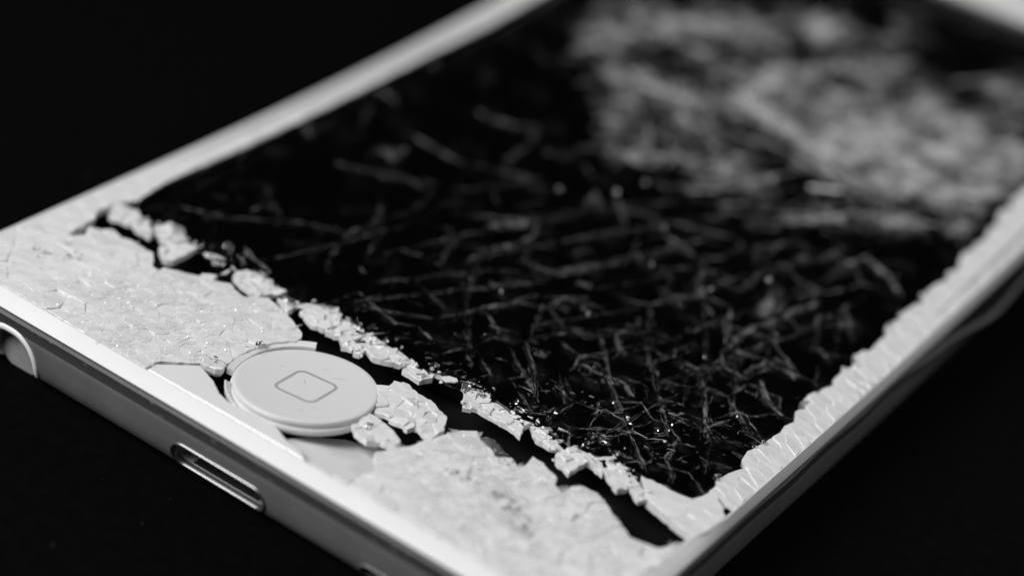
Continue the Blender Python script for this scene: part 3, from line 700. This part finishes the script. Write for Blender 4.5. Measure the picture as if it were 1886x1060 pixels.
# the finer web between them, too fine to count
V = []; F = []; B = []; BF = []
def visible(x, y):
    near = math.exp(-(((x - 19) / 13) ** 2 + ((y - 31) / 14) ** 2))
    edge = math.exp(-((y - 18) / 4) ** 2) * .35
    far = math.exp(-(((x - 14) / 14) ** 2 + ((y - 58) / 22) ** 2)) * .55
    return min(.85, .10 + .8 * near + edge + far)
for cells, hw, cnt in ((glass_cells, .018, 2), (voronoi(seeds_in(disp, 900, lambda x, y: 1.5 if x > -2 and y < 62 else 3.2, 30000), disp), .010, 1)):
    for c in cells:
        for p, q in zip(c, c[1:] + c[:1]):
            mx, my = (p[0] + q[0]) / 2, (p[1] + q[1]) / 2
            if p > q or random.random() > visible(mx, my) * (1 if cnt > 1 else .32): continue
            hairline(V, F, p, q, hw * (.5 + my / 60), .045, random.gauss(0, .05), .3, .14)
            if random.random() < .5: bundle(V, F, p, q, .12, random.randint(1, cnt), hw * (1 + my / 50), .5)
            if cnt > 1: bundle(B, BF, p, q, .1, 2, random.uniform(.05, .22), .5)
# rib marks: fans of fine arcs where the glass chipped
for _ in range(42):
    x, y = random.gauss(15, 9), 17.5 + abs(random.gauss(0, 9))
    if not (-22 < x < 25.5): continue
    a0 = random.gauss(.7, .5); n = random.randint(4, 9); L = random.uniform(.5, 1.8)
    for i in range(n):
        o = i * random.uniform(.05, .12); da = i * .05
        hairline(V, F, (x - math.sin(a0) * o, y + math.cos(a0) * o), (x - math.sin(a0) * o + L * math.cos(a0 + da), y + math.cos(a0) * o + L * math.sin(a0 + da)), random.uniform(.004, .012), .05, random.uniform(.02, .12))
k = len(V); nb = len(F)
web = link('crack_web', V + B, F + [[i + k for i in f] for f in BF], ['web', 'band'], display, False, [0] * nb + [1] * len(BF)); web['kind'] = 'stuff'
# the pulverised field
spots = []
for cx, cy, ax, ay, bx, by, amp in CLUMPS:
    ar = abs(ax * by - ay * bx)
    for _ in range(int(min(4000, 120 * ar * amp ** 1.4) + 8)):
        u, v = random.gauss(0, .62), random.gauss(0, .62)
        x, yv = cx + u * ax + v * bx, cy + u * ay + v * by
        if not (-24.8 < x < 25.2 and yv < 105.5): continue
        if noise.noise((x * .42, yv * .3, 7.7)) < -.08 and random.random() < .85: continue
        spots.append((x, yv, random.choice((.6, .8, 1, 1.4)), random.uniform(0, 3.14)))
V = []; F = []
for cx, cy, ax, ay, bx, by, amp in CLUMPS:
    ar = abs(ax * by - ay * bx); ang = math.atan2(ay, ax)
    for _ in range(int(min(700, 15 * ar * amp) + 4)):
        u, v = random.gauss(0, .6), random.gauss(0, .6); x, yv = cx + u * ax + v * bx, cy + u * ay + v * by
        a = ang + random.gauss(0, .45); L = random.uniform(.8, 6.5)
        p, q = (x - math.cos(a) * L / 2, yv - math.sin(a) * L / 2), (x + math.cos(a) * L / 2, yv + math.sin(a) * L / 2)
        if noise.noise((x * .42, yv * .3, 7.7)) < -.08 and random.random() < .8: continue
        if min(p[0], q[0]) < -24.5 or max(p[0], q[0]) > 25 or max(p[1], q[1]) > 105: continue
        hairline(V, F, p, q, random.uniform(.03, .12), random.uniform(0, .12), random.gauss(0, .05), .8)
o = link('crushed_glass', V, F, 'powder', display); o['kind'] = 'stuff'
flakes(spots, 'powder', 'crushed_glass', display, .07, .22, -.1, .12, .5, 1.5, 'stuff')

# chips standing up on the glass that catch the lamp
spots = [(-.3, 48.9, .11), (15.8, 46.6, .11), (5.6, 47, .07)]
for _ in range(14):
    x, y = random.uniform(-4, 25), 18 + abs(random.gauss(0, 24))
    if y < 104: spots.append((x, y, random.uniform(.02, .07) * (1 + y / 90)))
for x, y, r in spots:
    g0 = random.uniform(0, 2); ta, tb = random.gauss(0, .12), random.gauss(1.0, .12)
    P = [(x + r * math.cos(g), y + r * .7 * math.sin(g)) for g in (g0, g0 + 1.6, g0 + 3, g0 + 4.6)]
    V = [(a, b, .08 + r * .7 + ta * (a - x) + tb * (b - y)) for a, b in P] + [(x, y + r * .4, -.02)]
    link('glass_chip', V, [[0, 1, 2, 3], [1, 0, 4], [2, 1, 4], [3, 2, 4], [0, 3, 4]], 'glint', display, False, None, 'centre')
hx, hy = .82, .57
V = [(12.2 - hx * 1.4, 63 - hy * 1.4, .1), (12.2 + hx * 1.4, 63 + hy * 1.4, .1), (12.2 + hx * 1.4 - .1, 63 + hy * 1.4 + .15, .3), (12.2 - hx * 1.4 - .1, 63 - hy * 1.4 + .15, .3), (12.1, 63.3, .0)]
link('glass_chip', V, [[0, 1, 2, 3], [1, 0, 4], [2, 1, 4], [3, 2, 4], [0, 3, 4]], 'glint', display, False, None, 'centre')

# ------------------------------------------------------------------ broken bits along the gap
for i, q in enumerate(LUMPS):
    big = i in (17, 18, 19)
    r = ccw(tidy(roughen(ccw(q), .3, .12, i * 3.7), .05))
    fragments('bezel_chip', r, phone, 40, (lambda x, y: .85) if big else (lambda x, y: .62), .10, .07 if big else .09, ('bezel', 'bezel_edge'), .0, .42)
for a, b in zip(DISPLAY_LOW[1:-4], DISPLAY_LOW[2:-3]):
    L = math.hypot(b[0] - a[0], b[1] - a[1])
    for i in range(max(2, int(L * 2.4))):
        t = random.random(); x, y = a[0] + t * (b[0] - a[0]) + random.gauss(0, .1), a[1] + t * (b[1] - a[1]) - .35 + random.gauss(0, .28)
        m = random.choice((4, 5, 6)); r0 = random.choice((.15, .22, .35, .55)); ang = random.gauss(.1, .6)
        P = []
        for j in range(m):
            g = 2 * math.pi * (j + random.uniform(-.3, .3)) / m; r = r0 * random.uniform(.5, 1.1); u, v = r * math.cos(g) * 1.5, r * math.sin(g) * .7
            P.append((x + u * math.cos(ang) - v * math.sin(ang), y + u * math.sin(ang) + v * math.cos(ang)))
        z = random.uniform(-.1, .22); mt = random.choice((('bezel', 'bezel_edge'), ('bezel_smooth', 'bezel_edge'), ('clear', 'bezel_edge')))
        V, F, I = slab(roughen(ccw(P), .2, .1, x), z, z - random.uniform(.05, .12), .015, (random.gauss(0, .16), random.gauss(0, .2)), .01)
        link('bezel_flake', V, F, list(mt), phone, False, I, 'centre')
def crumb(x, y, z, r):
    """small sharp-edged lump"""
    bm = bmesh.new()
    ax = Vector((random.uniform(.6, 1.5), random.uniform(.6, 1.3), random.uniform(.4, 1)))
    for _ in range(7):
        v = Vector((random.gauss(0, 1), random.gauss(0, 1), random.gauss(0, 1))).normalized()
        v = Vector((v.x * ax.x, v.y * ax.y, v.z * ax.z)) * r * random.uniform(.7, 1.2)
        bm.verts.new((x + v.x, y + v.y, z + v.z))
    g = bmesh.ops.convex_hull(bm, input=bm.verts)
    for v in [v for v in bm.verts if not v.link_faces]: bm.verts.remove(v)
    bm.verts.index_update()
    V = [tuple(v.co) for v in bm.verts]; F = [[v.index for v in f.verts] for f in bm.faces]; bm.free()
    return V, F
for i, q in enumerate(LUMPS[:17]):
    for _ in range(7):
        a = random.choice(q); c = centroid(q); t = random.uniform(.6, 1.15)
        V, F = crumb(c[0] + (a[0] - c[0]) * t + random.gauss(0, .2), c[1] + (a[1] - c[1]) * t + random.gauss(.1, .2), random.uniform(-.1, .22), random.uniform(.08, .24))
        fix_normals(link('bezel_chip', V, F, 'bezel_edge', phone, False, None, 'centre'))
for (x, y), cnt, r in CRUMB_SPOTS:
    for _ in range(cnt):
        a = random.gauss(0, r * .6); b = random.gauss(0, r * .7)
        s = random.uniform(.12, .36)
        V, F = crumb(x + a, y + b, random.uniform(0, .3), s)
        fix_normals(link('glass_crumb', V, F, 'crumb', phone, False, None, 'centre'))
MAT['sliver'] = principled('bright_glass_sliver', .45, .12, coat=1, coat_rough=.05, spec=.7)
for (x, y), w, h, cnt in SPLINTER_SPOTS:
    base = random.uniform(.45, .85)
    for _ in range(cnt):
        cx = x + random.gauss(0, w * .4) * .82 - random.gauss(0, h * .5) * .57; cy = y + random.gauss(0, w * .4) * .57 + random.gauss(0, h * .5) * .82
        a = base + random.gauss(0, .45); L = random.choice((.15, .25, .4, .6, 1.0, 1.5)) * random.uniform(.7, 1.2); t = random.uniform(.006, .022)
        dx, dy = math.cos(a) * L / 2, math.sin(a) * L / 2; px, py = -math.sin(a) * t, math.cos(a) * t
        z = random.uniform(-.05, .12); bow = random.uniform(-.25, .25)
        q = [(cx - dx, cy - dy), (cx + px - bow * dy, cy + py + bow * dx), (cx + dx, cy + dy), (cx - px - bow * dy, cy - py + bow * dx)]
        zz = (z, z + .03, z + random.uniform(-.1, .1), z + .03)
        V = [(u, v, k) for (u, v), k in zip(q, zz)] + [(u, v, k - .05) for (u, v), k in zip(q, zz)]
        fix_normals(link('glass_splinter', V, [[0, 1, 2, 3], [7, 6, 5, 4], [0, 4, 5, 1], [1, 5, 6, 2], [2, 6, 7, 3], [3, 7, 4, 0]], random.choice(('sliver', 'crack', 'crumb')), phone, False, None, 'centre'))
# dark flakes laid at the dark spots of the crushed white glass
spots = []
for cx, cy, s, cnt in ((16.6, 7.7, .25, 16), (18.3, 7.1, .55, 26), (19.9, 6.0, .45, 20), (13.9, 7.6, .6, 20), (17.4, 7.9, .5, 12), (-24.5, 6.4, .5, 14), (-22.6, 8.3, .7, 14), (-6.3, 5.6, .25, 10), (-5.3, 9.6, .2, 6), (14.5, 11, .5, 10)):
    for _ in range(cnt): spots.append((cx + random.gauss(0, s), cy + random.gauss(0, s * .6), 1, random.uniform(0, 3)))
flakes(spots, 'dark_flakes', 'dark_flakes', phone, .06, .17, .08, .11, .05, 1.3, 'stuff')
# dark shapes down in the gap
V, F = chunk([(20.5, 11.2), (22.6, 12.4), (22.9, 13.6), (21.4, 13.2)], -1.3, -2.2, .1); link('circuit_piece', V, F, 'metal', phone, False, None, 'centre')
V, F = chunk([(10.2, 13.6), (12.0, 13.2), (13.4, 14.1), (11.6, 14.8)], -1.5, -2.2, .1); link('circuit_piece', V, F, 'metal', phone, False, None, 'centre')
# scuffs on the lower end of the housing
V = []; F = []
for _ in range(34):
    x, z = random.uniform(-24, 22), random.choice((random.uniform(-2.0, -.95), random.uniform(-1.3, -.95), random.uniform(-3.2, -2.2)))
    L, h = random.uniform(.05, .35), random.uniform(.015, .05); k = len(V); y0 = side_y(z) - .012; sl = random.gauss(0, .2)
    V += [(x - L, y0, z - sl * L), (x, y0, z - h), (x + L, y0, z + sl * L), (x, y0, z + h)]; F.append([k, k + 1, k + 2, k + 3])
sc = link('scuff_marks', V, F, 'scuff', phone); sc['kind'] = 'stuff'
# dust on the table
V = []; F = []
for _ in range(160):
    x, y = random.uniform(-40, 60), random.uniform(-45, 40); r = random.uniform(.03, .11); k = len(V)
    if (-30 < x < 30 and y > -1) or x > 24: continue
    for a in (0, 2.1, 4.2): V.append((x + r * math.cos(a + x), y + r * math.sin(a + x), -BASE + .02))
    V.append((x, y, -BASE + r * .8 + .02)); F += [[k, k + 1, k + 3], [k + 1, k + 2, k + 3], [k + 2, k, k + 3], [k + 2, k + 1, k]]
dust = link('dust', V, F, 'debris', None, raw=True)
dust['kind'] = 'stuff'; dust['label'] = 'pale specks of dust scattered on the black table'; dust['category'] = 'dust'
